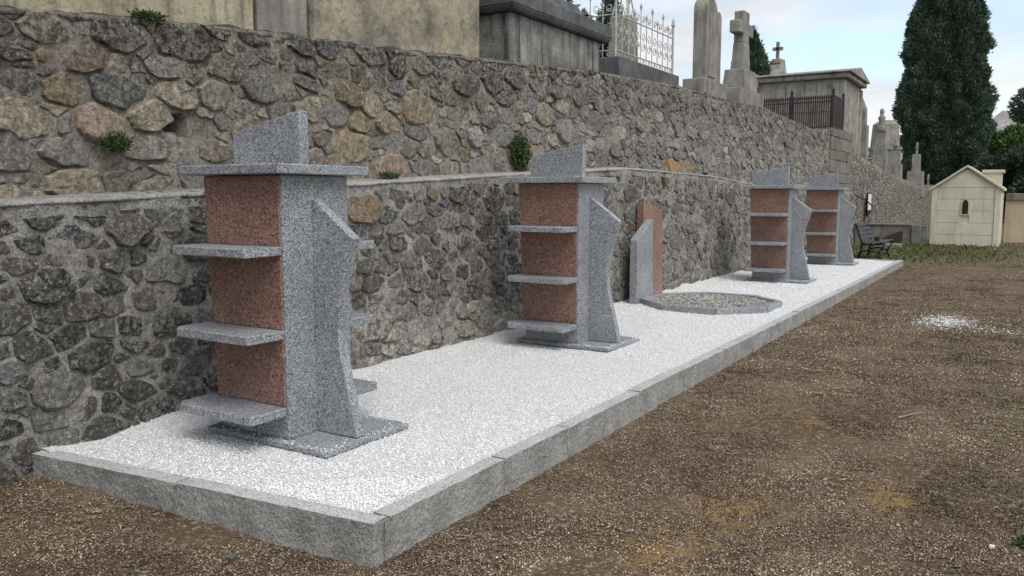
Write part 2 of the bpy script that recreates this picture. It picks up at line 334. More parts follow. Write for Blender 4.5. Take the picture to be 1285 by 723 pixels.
# ------------------------------------------------------------------ pebbles (geometry-node instances of small rough grains)
def gravel(name, pts, sizes, mat, label, cat, flat=.6, parent=None, clump=0):
    me = bpy.data.meshes.new(name); me.from_pydata([tuple(p) for p in pts], [], [])
    at = me.attributes.new('size', 'FLOAT', 'POINT'); at.data.foreach_set('value', np.asarray(sizes, dtype=np.float32))
    o = link(name, me, mat, parent, label=label, cat=cat, kind='stuff')
    g = bpy.data.node_groups.new(name+'_nodes', 'GeometryNodeTree')
    g.interface.new_socket('Geometry', in_out='INPUT', socket_type='NodeSocketGeometry'); g.interface.new_socket('Geometry', in_out='OUTPUT', socket_type='NodeSocketGeometry')
    N = g.nodes.new; gi = N('NodeGroupInput'); go = N('NodeGroupOutput')
    ico = N('GeometryNodeMeshIcoSphere'); ico.inputs['Radius'].default_value = 1; ico.inputs['Subdivisions'].default_value = 1
    sm = N('GeometryNodeSetMaterial'); sm.inputs['Material'].default_value = mat
    iop = N('GeometryNodeInstanceOnPoints')
    rs = N('FunctionNodeRandomValue'); rs.data_type = 'FLOAT_VECTOR'; rs.inputs[0].default_value = (.65,.55,.35); rs.inputs[1].default_value = (1.25,1.0,flat+.2)
    rr = N('FunctionNodeRandomValue'); rr.data_type = 'FLOAT_VECTOR'; rr.inputs[0].default_value = (-.7,-.7,0); rr.inputs[1].default_value = (.7,.7,6.28); rr.inputs['Seed'].default_value = 5
    na = N('GeometryNodeInputNamedAttribute'); na.data_type = 'FLOAT'; na.inputs['Name'].default_value = 'size'
    vm = N('ShaderNodeVectorMath'); vm.operation = 'SCALE'
    L = g.links.new
    L(gi.outputs[0], iop.inputs['Points']); L(ico.outputs['Mesh'], sm.inputs[0]); L(sm.outputs[0], iop.inputs['Instance'])
    L(rs.outputs[0], vm.inputs[0]); L(na.outputs[0], vm.inputs['Scale']); L(vm.outputs[0], iop.inputs['Scale']); L(rr.outputs[0], iop.inputs['Rotation'])
    L(iop.outputs[0], go.inputs[0])
    if clump:                                   # each instance is a small handful of grains
        rr.inputs[0].default_value = (0,0,0); rr.inputs[1].default_value = (0,0,6.28); rs.inputs[0].default_value = (.9,.9,.9); rs.inputs[1].default_value = (1.1,1.1,1.1)
        pn = N('GeometryNodePoints'); pn.inputs['Count'].default_value = clump
        rp_ = N('FunctionNodeRandomValue'); rp_.data_type = 'FLOAT_VECTOR'; rp_.inputs[0].default_value = (-6.5,-6.5,-.1); rp_.inputs[1].default_value = (6.5,6.5,.45); rp_.inputs['Seed'].default_value = 3
        L(rp_.outputs[0], pn.inputs['Position'])
        i2 = N('GeometryNodeInstanceOnPoints'); L(pn.outputs[0], i2.inputs['Points']); L(sm.outputs[0], i2.inputs['Instance'])
        r2 = N('FunctionNodeRandomValue'); r2.data_type = 'FLOAT_VECTOR'; r2.inputs[0].default_value = (.5,.42,.3); r2.inputs[1].default_value = (1.5,1.15,.8); r2.inputs['Seed'].default_value = 8
        r3 = N('FunctionNodeRandomValue'); r3.data_type = 'FLOAT_VECTOR'; r3.inputs[0].default_value = (-.6,-.6,0); r3.inputs[1].default_value = (.6,.6,6.28); r3.inputs['Seed'].default_value = 9
        L(r2.outputs[0], i2.inputs['Scale']); L(r3.outputs[0], i2.inputs['Rotation'])
        st = N('GeometryNodeStoreNamedAttribute'); st.data_type = 'FLOAT'; st.domain = 'INSTANCE'; st.inputs['Name'].default_value = 'grain'
        r4 = N('FunctionNodeRandomValue'); r4.data_type = 'FLOAT'; r4.inputs['Seed'].default_value = 12
        L(i2.outputs[0], st.inputs['Geometry']); L(r4.outputs[1], st.inputs['Value'])
        rz = N('GeometryNodeRealizeInstances'); L(st.outputs[0], rz.inputs[0]); L(rz.outputs[0], iop.inputs['Instance'])
    md = o.modifiers.new('pebbles', 'NODES'); md.node_group = g
    return o
rng = np.random.default_rng(4)
XW, XK, YK, YE = -4.72, -2.38, 2.5, 20.4       # wall face, kerb outer edge, near kerb line, far end
def near_pts(n, rmin, rmax, a0, a1, flatten=2.6):
    """points thinning out with distance"""
    u = rng.random(n); r = np.where(rng.random(n) < .3, np.sqrt(rng.random(n)*(flatten**2-rmin**2)+rmin**2), flatten*(rmax/flatten)**u)
    t = a0+(a1-a0)*rng.random(n)
    return -r*np.sin(t), r*np.cos(t)
x, y = near_pts(105000, 1.0, 26, R(-28), R(88), 3.4)
keep = (((x > XK+.01) | (y < 2.355+.27*(x+4.8)/2.43)) & (x > XW+.03)); x, y = x[keep], y[keep]
zz = np.array([GZ(b)+RISE(a_, b) for a_, b in zip(x, y)]); dens = np.array([noise.noise((p*1.1, q*1.1, 7.)) for p, q in zip(x, y)])
ob = sum(np.exp(-(((x-p)/a_)**2+((y-q)/b_)**2)) for p, q, a_, b_ in ((-1.24,4.16,.2,.28),(-1.35,3.5,.22,.25),(-.57,4.75,.16,.25),(-1.29,6.1,.12,.2)))
k2 = rng.random(len(x)) < np.clip(.85+.7*dens, .45, 1)*(1-.6*np.clip(ob, 0, 1)); x, y, zz = x[k2], y[k2], zz[k2]
sz = (.0038+.0020*rng.random(len(x)))*np.clip(np.hypot(x, y)/6, 1, 1.8)
gravel('ground_gravel', np.stack([x, y, zz+.002], 1), sz, M['pebble'], 'loose brown and tan gravel strewn over the earth yard', 'gravel', clump=16)
x, y = near_pts(170000, 2.6, 24, R(5), R(64), 4.2)
keep = (x < XK-.085) & (x > XW-.02) & (y > 2.36+.27*(x+4.8)/2.43+.105) & (y < YE-.08); x, y = x[keep], y[keep]
sz = (.0036+.0030*rng.random(len(x)))*np.clip(np.hypot(x, y)/7, 1, 1.9)
BZ = lambda x, y: -.012+.012*noise.noise((x*1.7, y*1.7, 1))+.05*max(0, min(1, (-4.55-x)/.2))*(.5+noise.noise((y*2, 0, 4)))
bz = np.array([BZ(p, q) for p, q in zip(x, y)])
gravel('white_gravel', np.stack([x, y, bz+.003], 1), sz, M['white'], 'fine white marble gravel filling the kerbed bed', 'gravel')
SK = lambda x: 2.36+.27*(x+4.8)/2.43                # outer line of the near kerb row
bm_ = grid_mesh('gravel_bed', np.linspace(XW-.05, XK-.06, 36), np.linspace(0, 1, 200), lambda x, t: 0)
for q in bm_.vertices:
    y0 = SK(q.co.x)+.06; q.co.y = y0+(YE-.05-y0)*q.co.y; q.co.z = BZ(q.co.x, q.co.y)
link('gravel_bed', bm_, M['whitebed'], kind='structure')
x = rng.normal(-.85, .17, 850); y = rng.normal(11.8, .30, 850)
x = np.append(x, rng.normal(-.4, .25, 130)); y = np.append(y, rng.normal(11.4, .16, 130))
gravel('spilled_gravel', np.stack([x, y, [GZ(q)+.004 for q in y]], 1), .004+.007*rng.random(980), M['white'], 'patch of spilled white gravel on the brown yard', 'gravel')

# ------------------------------------------------------------------ kerb of split granite stones
kerb = empty('kerb', (XK, YK, 0), kind='structure')
random.seed(3)
def kerb_stone(cx, cy, hx, hy, z0, z1, rz, seed):
    bm = rough_block(hx, hy, (z1-z0)/2, .05, .016, seed, True)
    me = bpy.data.meshes.new('kerb_stone'); bm.to_mesh(me); bm.free()
    me.polygons.foreach_set('use_smooth', [True]*len(me.polygons)); me.set_sharp_from_angle(angle=R(28))
    me.materials.append(M['split']); me.materials.append(M['sawn'])
    for p in me.polygons:
        if p.normal.z > .8: p.material_index = 1
    o = link('kerb_stone', me, M['split'], kerb, (cx-XK, cy-YK, (z0+z1)/2)); o.rotation_euler.z = rz
def kerb_joint(cx, cy, hx, hy, z0, z1):
    MB().box(-hx, hx, -hy, hy, z0, z1).build('kerb_joint', M['cap'], kerb, loc=(cx-XK, cy-YK, 0))
fz = 4.8
ang = math.atan2(2.63-2.36, 2.40)              # the front row runs slightly askew of the wall
P0 = Vector((-4.80, 2.36, 0)); P1 = Vector((XK+.01, 2.63, 0)); dv = (P1-P0).normalized(); nv = Vector((-dv.y, dv.x, 0))
cuts = [0, 1.22, (P1-P0).length]
for i in range(2):
    c = P0+dv*(cuts[i]+cuts[i+1])/2+nv*.05
    kerb_stone(c.x, c.y, (cuts[i+1]-cuts[i])/2-.012, .05, -.27, .002+.004*i, ang, i+1)
c = P0+dv*1.22+nv*.05; kerb_joint(c.x, c.y, .013, .0515, -.26, -.004)
y = 2.735; i = 0; lens = [.98, .74, 1.12, .96, 1.05, .9, 1.1]
kerb_joint(XK-.045, 2.735, .04, .022, -.26, -.008)
while y < YE-.3:
    ln = min(lens[i % 7], YE-y)
    if YE-y-ln < .4: ln = YE-y
    kerb_stone(XK-.05+random.uniform(-.004,.004), y+ln/2, .05, ln/2-.012, GZ(y)-.08, random.uniform(-.002,.005), 0, i+10)
    kerb_joint(XK-.05, y+ln, .0515, .013, GZ(y)-.07, -.004)
    y += ln; i += 1
for i in range(2):
    kerb_stone(XK-.1-.57-i*1.15, YE-.05, .565, .05, GZ(YE)-.08, .003, 0, 60+i)

# ------------------------------------------------------------------ rubble walls
LOW_TOP = interp([(-1,1.33),(2.3,1.41),(3.57,1.47),(5.0,1.55),(7.46,1.68),(10.5,1.83),(12.4,1.82),(14.3,1.79),(16.5,1.68),(20,1.62),(28,1.55)])
UP_TOP = interp([(-1,2.28),(2.48,2.50),(3.05,2.56),(4.25,2.67),(5.93,2.77),(7.16,2.87),(10,3.08),(12.87,3.22),(14.9,3.25),(18,3.32),(22.8,3.18),(24.5,3.30),(26.6,3.42),(28,3.42)])
def px_xy(p):                                 # only used to rank stones by how large they show
    v = Vector(p)-Vector((0,0,H)); d = v.length; return d
def cells(u0, u1, bot, top, radii, rnd, an=1.32, tweak=None, jr=(.004,.012), row=.17):
    pts = []; g = {}; S = .42
    area = sum((top(u)-bot(u))*.1 for u in np.arange(u0, u1, .1))/an
    for (r0, r1, frac) in radii:
        for _ in range(int(area*frac)):
            u = rnd.uniform(u0, u1)
            v = rnd.uniform(bot(u), top(u)); r = rnd.uniform(r0, r1)
            if tweak: r *= tweak(u, v)
            if .045 < r < .13:                      # stones of middle size lie in rough courses
                w = .10*noise.noise((u*.45, 0, row*40)); q = round((v+w)/row)*row-w
                if bot(u)+.03 < q < top(u)-.03: v = q+.38*(v-q)
            a, b = u/an, v; key = (int(a/S), int(b/S)); ok = True
            for i in (-1,0,1):
                for j in (-1,0,1):
                    for (c, d, rr) in g.get((key[0]+i, key[1]+j), ()):
                        if (a-c)**2+(b-d)**2 < (.88*(r+rr))**2: ok = False; break
                    if not ok: break
                if not ok: break
            if ok: g.setdefault(key, []).append((a, b, r)); pts.append((a, b, r))
    out = []
    for (a, b, r) in pts:
        poly = [(a-.5,b-.5),(a+.5,b-.5),(a+.5,b+.5),(a-.5,b+.5)]
        u = a*an; j = rnd.uniform(*jr)
        planes = []
        st = (top(u+.1)-top(u-.1))/.2*an; sb = (bot(u+.1)-bot(u-.1))/.2*an
        planes.append((-st, 1, top(u)-st*a-.01)); planes.append((sb, -1, -(bot(u)-sb*a)))
        planes.append((1,0,u1/an)); planes.append((-1,0,-u0/an))
        key = (int(a/S), int(b/S))
        for i in (-2,-1,0,1,2):
            for q in (-2,-1,0,1,2):
                for (c, d, rr) in g.get((key[0]+i, key[1]+q), ()):
                    if (c, d) == (a, b): continue
                    nx, ny = c-a, d-b; ln = math.hypot(nx, ny)
                    if ln > .95: continue
                    planes.append((nx/ln, ny/ln, ((c*c+d*d-a*a-b*b)-rr*rr+r*r)/2/ln-j))
        for (nx, ny, cc) in planes:
            new = []
            for i in range(len(poly)):
                p, q = poly[i], poly[(i+1) % len(poly)]
                dp, dq = nx*p[0]+ny*p[1]-cc, nx*q[0]+ny*q[1]-cc
                if dp <= 0: new.append(p)
                if (dp < 0) != (dq < 0) and dp != dq:
                    t = dp/(dp-dq); new.append((p[0]+(q[0]-p[0])*t, p[1]+(q[1]-p[1])*t))
            poly = new
            if len(poly) < 3: break
        if len(poly) >= 3: out.append([(p[0]*an, p[1]) for p in poly])
    return out
def stone_mesh(poly, hmin, hmax, rnd, n=12):
    """poly (y, z); returns centre, verts, faces of one rounded rubble stone proud of the mortar"""
    per = [0]
    for i in range(len(poly)):
        p, q = poly[i], poly[(i+1) % len(poly)]; per.append(per[-1]+math.hypot(q[0]-p[0], q[1]-p[1]))
    T = per[-1]
    if T < .07: return None
    cor = []                                    # drop tiny edges, keep the corners
    for i in range(len(poly)):
        p = poly[i]
        if not cor or math.hypot(p[0]-cor[-1][0], p[1]-cor[-1][1]) > T*.035: cor.append(p)
    ring = []
    for i in range(len(cor)):
        p, q = cor[i], cor[(i+1) % len(cor)]; o = cor[i-1]; L = math.hypot(q[0]-p[0], q[1]-p[1]); c = rnd.uniform(.05,.18)
        ring.append((p[0]+(q[0]-p[0])*c, p[1]+(q[1]-p[1])*c))
        if L > T*.17: ring.append(((p[0]+q[0])/2+rnd.uniform(-.05,.03)*(q[1]-p[1]), (p[1]+q[1])/2-rnd.uniform(-.05,.03)*(q[0]-p[0])))
        if L > T*.09: c = rnd.uniform(.80,.94); ring.append((p[0]+(q[0]-p[0])*c, p[1]+(q[1]-p[1])*c))
    n = len(ring)
    if n < 3: return None
    ring = [(p[0]+.055*noise.noise((p[0]*4.2, p[1]*4.2, 3.1))+.016*noise.noise((p[0]*15, p[1]*15, 1.7)), p[1]+.045*noise.noise((p[0]*4.2, p[1]*4.2, 8.3))+.016*noise.noise((p[0]*15, p[1]*15, 6.7))) for p in ring]
    cu = sum(p[0] for p in ring)/n; cv = sum(p[1] for p in ring)/n
    ring = [(p[0]-cu, p[1]-cv) for p in ring]
    ring = [(p[0]*(1+(f:=rnd.uniform(-.05,.04))), p[1]*(1+f)) for p in ring]
    size = math.sqrt(sum(math.hypot(*p)**2 for p in ring)/n)
    h = rnd.uniform(hmin, hmax)*min(1.3, max(.5, size/.12)); ta, tb = rnd.uniform(-.16,.16), rnd.uniform(-.16,.16)
    v = []
    for (sc, hh, jit) in ((1.02, None, 0), (.985, .45, .35), (.90, .95, .28), (.5, 1.0, .22)):
        for p in ring:
            X = -.035 if hh is None else h*(hh+rnd.uniform(-jit,jit))+(ta*p[0]+tb*p[1])*sc
            v.append((X, p[0]*sc, p[1]*sc))
    v.append((h*rnd.uniform(.95,1.1), 0, 0))
    f = []
    for k in range(3):
        for i in range(n): j = (i+1) % n; f.append((k*n+i, k*n+j, (k+1)*n+j, (k+1)*n+i))
    f += [(3*n+i, 3*n+(i+1)%n, 4*n) for i in range(n)]
    return (cu, cv), v, f, size
def mortar_sheet(u0, u1, bot, top, du, nv_, disp):
    U = np.arange(u0, u1+du/2, du); v = []
    for u in U:
        b, t = bot(u), top(u)
        for k in range(nv_+1):
            z = b+(t-b)*k/nv_; v.append((disp(u, z), u, z))
    n = nv_+1
    return v, [(i*n+k, (i+1)*n+k, (i+1)*n+k+1, i*n+k+1) for i in range(len(U)-1) for k in range(nv_)]
def stone_wall(root, x0, polys, tonefn, hrange, rnd, skip=None):
    items = []
    for poly in polys:
        r = stone_mesh(poly, *hrange, rnd)
        if not r: continue
        (cu, cv), v, f, size = r
        if skip and skip(cu, cv): continue
        d = px_xy((x0, cu, cv)); items.append((size/d if 2.0 < cu < 28 else 0, x0, cu, cv, v, f))
    items.sort(key=lambda t: -t[0]); rest = MB(); rt = []
    for i, (s, x, cu, cv, v, f) in enumerate(items):
        t = tonefn(cu, cv, rnd)
        if i < 298:
            me = mesh('stone', v, f, True); me.set_sharp_from_angle(angle=R(24)); set_tone(me, [t]*len(v))
            link('stone', me, M['stone'], root, Vector((x, cu, cv))-root.location)
        else:
            rest.add([(p[0]+x-root.location.x, p[1]+cu-root.location.y, p[2]+cv-root.location.z) for p in v], f); rt += [t]*len(v)
    if rest.v:
        me = mesh('small_stones', rest.v, rest.f, True); me.set_sharp_from_angle(angle=R(24)); set_tone(me, rt); link('small_stones', me, M['stone'], root, kind='stuff')
    return len(items)
# lower wall
rnd = random.Random(11)
XU = -4.97
low = empty('lower_stone_wall', (XW, 9, -.2), label='low wall of dark rounded rubble stones in grey mortar behind the white gravel', cat='wall')
LB = lambda u: -.22 if u < 2.4 else -.05
polys = cells(-.8, 27.5, LB, lambda u: LOW_TOP(u)-.075+.03*noise.noise((u*3,0,9)), [(.12,.16,2),(.08,.11,26),(.06,.085,200),(.042,.058,520),(.028,.038,500)], rnd, 1.6, None, (.005,.018), .15)
def tone_low(u, v, r):
    base = r.choice([(.13,.118,.105),(.105,.095,.085),(.16,.145,.125),(.085,.078,.073),(.12,.10,.082),(.14,.13,.12),(.11,.095,.08)])
    g = (.55+.8*r.random())*1.8
    if v < .45 and 5.2 < u < 7.6: base = (.27,.245,.21)
    if v > LOW_TOP(u)-.3 and r.random() < .25: base = (.17,.115,.07)
    m = sum(base)/3
    if u < 4.6: base = tuple(.35*b+.65*m*c for b, c in zip(base, (.98,1.0,1.02)))
    else: g *= 1.22
    if u > 9: g *= 1.05; base = tuple(b*.8+.03 for b in base)
    return (base[0]*g, base[1]*g, base[2]*g, r.choice([.1,.3,.5,.8,.9]) if u < 9 else r.choice([.1,.2,.4,.6]))
stone_wall(low, XW, polys, tone_low, (.012, .032), rnd)
v, f = mortar_sheet(-.8, 27.5, LB, lambda u: LOW_TOP(u)-.02, .035, 44, lambda u, z: .001+.024*noise.noise((u*3.2, z*3.2, 1))+.011*noise.noise((u*17, z*17, 2)))
link('mortar', mesh('mortar', [(p[0], p[1]-9, p[2]+.2) for p in v], f, True), M['mortar_low'], low)
MB().box(-.28, -.05, -9.8, 18.5, .0, 1.50).build('core', M['mortar_low'], low)
cb = MB(); vs_ = []; U = np.arange(-.8, 27.5, .06)
prof = [(-.27,-.02),(-.27,.03),(-.10,.012),(.006,.0),(.014,-.010),(.010,-.022),(-.03,-.03)]
for u in U:
    for (a_, b_) in prof:
        q = noise.noise((u*3, a_*9, b_*20))*.012+noise.noise((u*11, a_*9, 5))*.006
        e = 0
        vs_.append((a_+q*.7, u-9, LOW_TOP(u)+.2+b_+q*.5+e))
n = len(prof)
link('capping', mesh('capping', vs_, [(i*n+k, i*n+k+1, (i+1)*n+k+1, (i+1)*n+k) for i in range(len(U)-1) for k in range(n-1)], True), M['cap'], low)
# upper wall
rnd = random.Random(23)
upw = empty('upper_stone_wall', (XU, 9, 1.3), label='tall terrace wall of beige and grey rubble carrying the tombs', cat='wall')
UB = lambda u: LOW_TOP(u)-.06
HOLE = (3.50, 3.68, 1.88, 1.99)
def tw(u, v): return 1.0 if u < 4.5 else max(.78, 1.0-.04*(u-4.5))
polys = cells(-.8, 24.8, UB, UP_TOP, [(.14,.19,2.5),(.09,.13,28),(.065,.095,200),(.042,.062,520),(.026,.038,600)], rnd, 1.65, tw, (.002,.013), .19)
def tone_up(u, v, r):
    base = r.choice([(.25,.21,.155),(.20,.18,.15),(.30,.255,.18),(.165,.155,.14),(.28,.215,.13),(.23,.205,.175),(.25,.185,.135),(.33,.29,.22),(.21,.20,.185)])
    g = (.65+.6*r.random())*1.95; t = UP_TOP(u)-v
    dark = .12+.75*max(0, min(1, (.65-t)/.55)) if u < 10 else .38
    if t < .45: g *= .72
    if 12.4 < u < 13.9 and v < LOW_TOP(u)+.19: base = (.46,.29,.11); g = 1.2; dark = .1
    m = sum(base)/3; w = min(1, max(0, (u-5)/6))*.6 if base[0] < .4 else 0
    base = tuple(b*(1-w)+m*w*.95 for b in base)
    return (base[0]*g, base[1]*g, base[2]*g, max(.05, min(1, dark+r.uniform(-.25,.25))))
inhole = lambda u, v: HOLE[0]-.10 < u < HOLE[1]+.10 and HOLE[2]-.09 < v < HOLE[3]+.08
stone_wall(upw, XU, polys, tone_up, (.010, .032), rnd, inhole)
def disp_up(u, z):
    if HOLE[0] < u < HOLE[1] and HOLE[2] < z < HOLE[3]-.02*noise.noise((u*20,0,0)): return -.30
    return .0+.024*noise.noise((u*3, z*3, 1))+.014*noise.noise((u*15, z*15, 2))
v, f = mortar_sheet(-.8, 24.9, UB, lambda u: UP_TOP(u)+.005, .035, 36, disp_up)
link('mortar', mesh('mortar', [(p[0], p[1]-9, p[2]-1.3) for p in v], f, True), M['mortar_up'], upw)
cv_ = []; U = np.arange(-.8, 28.3, .07)
for u in U:
    t = UP_TOP(u)-1.3; q = .03*noise.noise((u*5,0,1))+.015*noise.noise((u*16,0,2))
    cv_ += [(-.5, u-9, -.4), (-.5, u-9, t-.03), (-.2, u-9, t+.03+q), (-.03, u-9, t+.015+q), (.012, u-9, t-.03+q*.5)]
link('crest', mesh('crest', cv_, [(i*5+k, (i+1)*5+k, (i+1)*5+k+1, i*5+k+1) for i in range(len(U)-1) for k in range(4)], True), M['mossy'], upw)
# squared blocks closing the upper wall at its far end
rnd = random.Random(5); z = 1.5; row = 0
while z < 3.36:
    h = min(rnd.uniform(.24,.38), 3.40-z); yy = 24.85 if row % 2 else 24.85; 
    while yy < 28.1:
        w = min(rnd.uniform(.55,1.3), 28.2-yy)
        if w < .2: break
        bm = rough_block(.16, w/2-.012, h/2-.01, .2, .018, rnd.random()*50); me = bpy.data.meshes.new('quoin_block'); bm.to_mesh(me); bm.free()
        b = (.36,.25,.14) if 2.2 < z < 2.6 and rnd.random() < .6 else rnd.choice([(.28,.25,.20),(.24,.22,.185),(.32,.29,.24)])
        set_tone(me, [(*b, rnd.choice([.2,.4,.6]))]*len(me.vertices))
        link('quoin_block', me, M['stone'], upw, (-.12, yy+w/2-9, z+h/2-1.3)); yy += w
    z += h; row += 1
MB().box(-.4, -.06, 15.9, 19.15, -.2, 2.08).build('core', M['mortar_up'], upw)
# far rubble wall, too far to tell its stones apart
fw = MB(); prof = [(28.2,3.05),(29.1,2.85),(33.3,2.58),(40,2.27),(49.7,1.9),(57,1.75)]
me = mesh('far_stone_wall', sum([[(-4.98+.03*noise.noise((u*1.5,z*3,0)), u, z) for z in np.linspace(-.3, interp(prof)(u)+.04*noise.noise((u*1.6,0,0)), 14)]+[(-5.5, u, interp(prof)(u)-.02)] for u in np.arange(28.2, 57, .25)], []),
          [(i*15+k, (i+1)*15+k, (i+1)*15+k+1, i*15+k+1) for i in range(len(np.arange(28.2,57,.25))-1) for k in range(14)], True)
link('far_stone_wall', me, M['farwall'], label='long far rubble wall sloping down behind the bench toward the cypress', cat='wall')
# terrace behind the walls
link('terrace', mesh('terrace', [(-5.4,-6,2.0),(-60,-6,2.0),(-60,12,3.0),(-5.4,12,3.0),(-60,27,3.1),(-5.4,27,3.1),(-60,60,1.9),(-5.4,60,1.6),(-5.4,34,2.4),(-60,34,2.6)], [(0,3,2,1),(3,5,4,2),(5,8,9,4),(8,7,6,9)]), M['terrace'], kind='structure')

# ------------------------------------------------------------------ columbarium pillars
def make_pillar():
    t = empty('columbarium_pillar', (0,0,0))
    MB().box(-.33, .69, -.32, .40, 0, .032).build('base_slab', M['granite'], t, .004)
    body = MB(); body.add([(-.255,-.262,.032),(.335,-.262,.032),(.335,.27,.032),(-.255,.27,.032),(-.325,-.262,1.575),(.335,-.262,1.575),(.335,.27,1.575),(-.325,.27,1.575)], [(3,2,1,0),(4,5,6,7),(0,1,5,4),(1,2,6,5),(2,3,7,6),(3,0,4,7)])
    body.build('body', M['granite'], t, .004)
    tiers = [(.232,.628,.20), (.684,1.112,.655), (1.168,1.572,1.14)]
    for s in (-1, 1):
        for (z0, z1, zs) in tiers:
            l0, l1 = -.265-.068*(z0/1.575), -.265-.068*(z1/1.575); y0, y1 = (-.271,-.255) if s < 0 else (.255,.279)
            b = MB(); b.add([(l0,y0,z0),(.318,y0,z0),(.318,y1,z0),(l0,y1,z0),(l1,y0,z1),(.318,y0,z1),(.318,y1,z1),(l1,y1,z1)], [(3,2,1,0),(4,5,6,7),(0,1,5,4),(1,2,6,5),(2,3,7,6),(3,0,4,7)])
            b.build('door_panel', M['red'], t, .003)
            yo, yi = (-.53,-.262) if s < 0 else (.53,.262); ch = .05
            pts = [(-.345,yi),(-.345-.0,yo-s*ch),(-.345+ch,yo),(.325-ch*.2,yo),(.325,yo-s*ch*.2),(.325,yi)]
            MB().prism(pts, 'z', zs-.026, zs+.026).build('shelf', M['granite'], t, .005)
    out = [(.335,.036),(.655,.036),(.632,.15),(.607,.26),(.575,.38),(.548,.49),(.532,.58),(.525,.68),(.530,.76),(.542,.85),(.568,.95),(.605,1.06),(.650,1.212),(.335,1.445)]
    MB().prism(out, 'y', -.035, .035).build('fin', M['granite'], t, .004)
    MB().box(-.425, .425, -.365, .365, 1.577, 1.634).build('cap_slab', M['granite'], t, .006)
    MB().prism([(-.335,1.634),(.25,1.634),(.25,1.955),(-.335,1.845)], 'y', -.04, .04).build('headpiece', M['granite'], t, .005)
    return t
p0 = make_pillar(); BASE_GRAINS = []
spots = [(-3.93,3.525,'nearest tall columbarium pillar of grey granite with red doors and shelves'),
         (-3.96,7.215,'second columbarium pillar, standing alone just before the octagonal pebble ring'),
         (-3.78,14.5,'third columbarium pillar, just beyond the octagonal pebble ring'),
         (-3.80,18.78,'farthest columbarium pillar, nearest to the black bench')]
for i, (x, y, lab) in enumerate(spots):
    o = p0 if i == 0 else copy_tree(p0)
    o.location = (x, y, -.004); o.rotation_euler.z = (0,.0,.0,.0)[i]
    tag(o, lab, 'columbarium', 'granite columbarium pillars in a row')
    n = 260; ed = rng.random(n); side = rng.integers(0, 3, n); w = np.abs(rng.normal(0, .035, n))
    px = np.where(side == 0, -.33+1.02*ed, np.where(side == 1, .69-w, -.33+1.02*ed)); py = np.where(side == 0, -.32+w, np.where(side == 1, -.32+.72*ed, .40-w))
    BASE_GRAINS.append(np.stack([px+x, py+y, np.full(n, .031)], 1))

bg_ = np.concatenate(BASE_GRAINS)
gravel('scattered_grains', bg_, .003+.003*rng.random(len(bg_)), M['white'], 'white grains scattered on the edges of the pillar bases', 'gravel')
# ------------------------------------------------------------------ octagonal ring with pebbles
oc = (-3.58, 10.72); ring = empty('octagonal_ring', (*oc, 0), label='low octagonal ring of grey granite pieces set in the white gravel', cat='planter')
for k in range(8):
    a0, a1 = R(22.5+45*k+.25), R(22.5+45*k+44.75)
    q = [(0.93*math.cos(a0),0.93*math.sin(a0)),(0.93*math.cos(a1),0.93*math.sin(a1)),(.83*math.cos(a1),.83*math.sin(a1)),(.83*math.cos(a0),.83*math.sin(a0))]
    MB().prism(q, 'z', -.03, .062).build('rim_piece', M['granite'], ring, .005)
a = rng.random(5200)*6.283; r = .82*np.sqrt(rng.random(5200)); 
pp = np.stack([oc[0]+r*np.cos(a), oc[1]+r*np.sin(a), .030+.012*rng.random(5200)], 1); pp = pp[np.maximum.reduce([np.cos(R(45)*k)*(pp[:,0]-oc[0])+np.sin(R(45)*k)*(pp[:,1]-oc[1]) for k in range(8)]) < .755]
gravel('ring_pebbles', pp, .008+.012*rng.random(len(pp)), M['greypebble'], 'loose grey and tan pebbles inside the octagonal ring', 'pebbles')
MB().prism([(oc[0]+.81*math.cos(R(22.5+45*k)), oc[1]+.81*math.sin(R(22.5+45*k))) for k in range(8)], 'z', -.04, .024).build('pebble_bed', M['greypebble'], kind='structure')
# twin stele by the wall
MB().prism([(10.24,-.03),(10.82,-.03),(10.76,1.13),(10.24,.86)], 'x', -4.56, -4.45).build('granite_stele', M['granite'], bevel=.005, label='grey granite stele with slanted top against the low wall', cat='stele')
MB().prism([(10.74,-.03),(11.50,-.03),(11.42,1.24),(10.74,1.36)], 'x', -4.69, -4.58).build('red_stele', M['red'], bevel=.005, label='taller red granite stele just behind the grey one', cat='stele')

# ------------------------------------------------------------------ terrace tombs
def arch_pts(y0, y1, z0, z1, n=10):
    r = (y1-y0)/2; c = (y0+y1)/2
    return [(y0,z0),(y1,z0)]+[(c+r*math.cos(math.pi*k/n), z1-r*.9+r*.9*math.sin(math.pi*k/n)) for k in range(n+1)]
MB().box(-6.6, -5.16, -.5, 4.47, 2.1, 4.6).build('plastered_tomb', M['cream'], bevel=.02, label='cream plastered tomb wall at the upper left above the terrace wall', cat='tomb')
t = empty('roughcast_tomb', (-5.9, 6.1, 2.4), label='bulky ochre roughcast tomb block between cream tomb and dark sarcophagus', cat='tomb')
MB().box(-.6, .70, -1.55, -1.02, 0, 2.1).build('grey_pier', M['tomb'], t, .03)
MB().box(-.6, .75, -1.02, 1.44, 0, 2.2).build('block', M['roughcast'], t, .04, seg=2)
t = empty('sarcophagus', (-5.8, 9.4, 2.7), label='dark stained stone sarcophagus with heavy overhanging lid', cat='tomb')
MB().box(-.55, .62, -1.2, 1.12, -.1, .86).build('body', M['dark'], t, .02)
MB().box(-.50, .655, -1.24, -.95, -.1, .30).build('foot_block', M['dark'], t, .02)
MB().frustum(.02, 0, .862, .92, .66, 1.26, .70, 1.30).frustum(.02, 0, .92, 1.09, .70, 1.30, .70, 1.30).build('lid', M['darklid'], t, .012)
MB().frustum(.02, -.1, 1.09, 1.32, .5, 1.0, .42, .9).build('lid_crown', M['darklid'], t, .02)
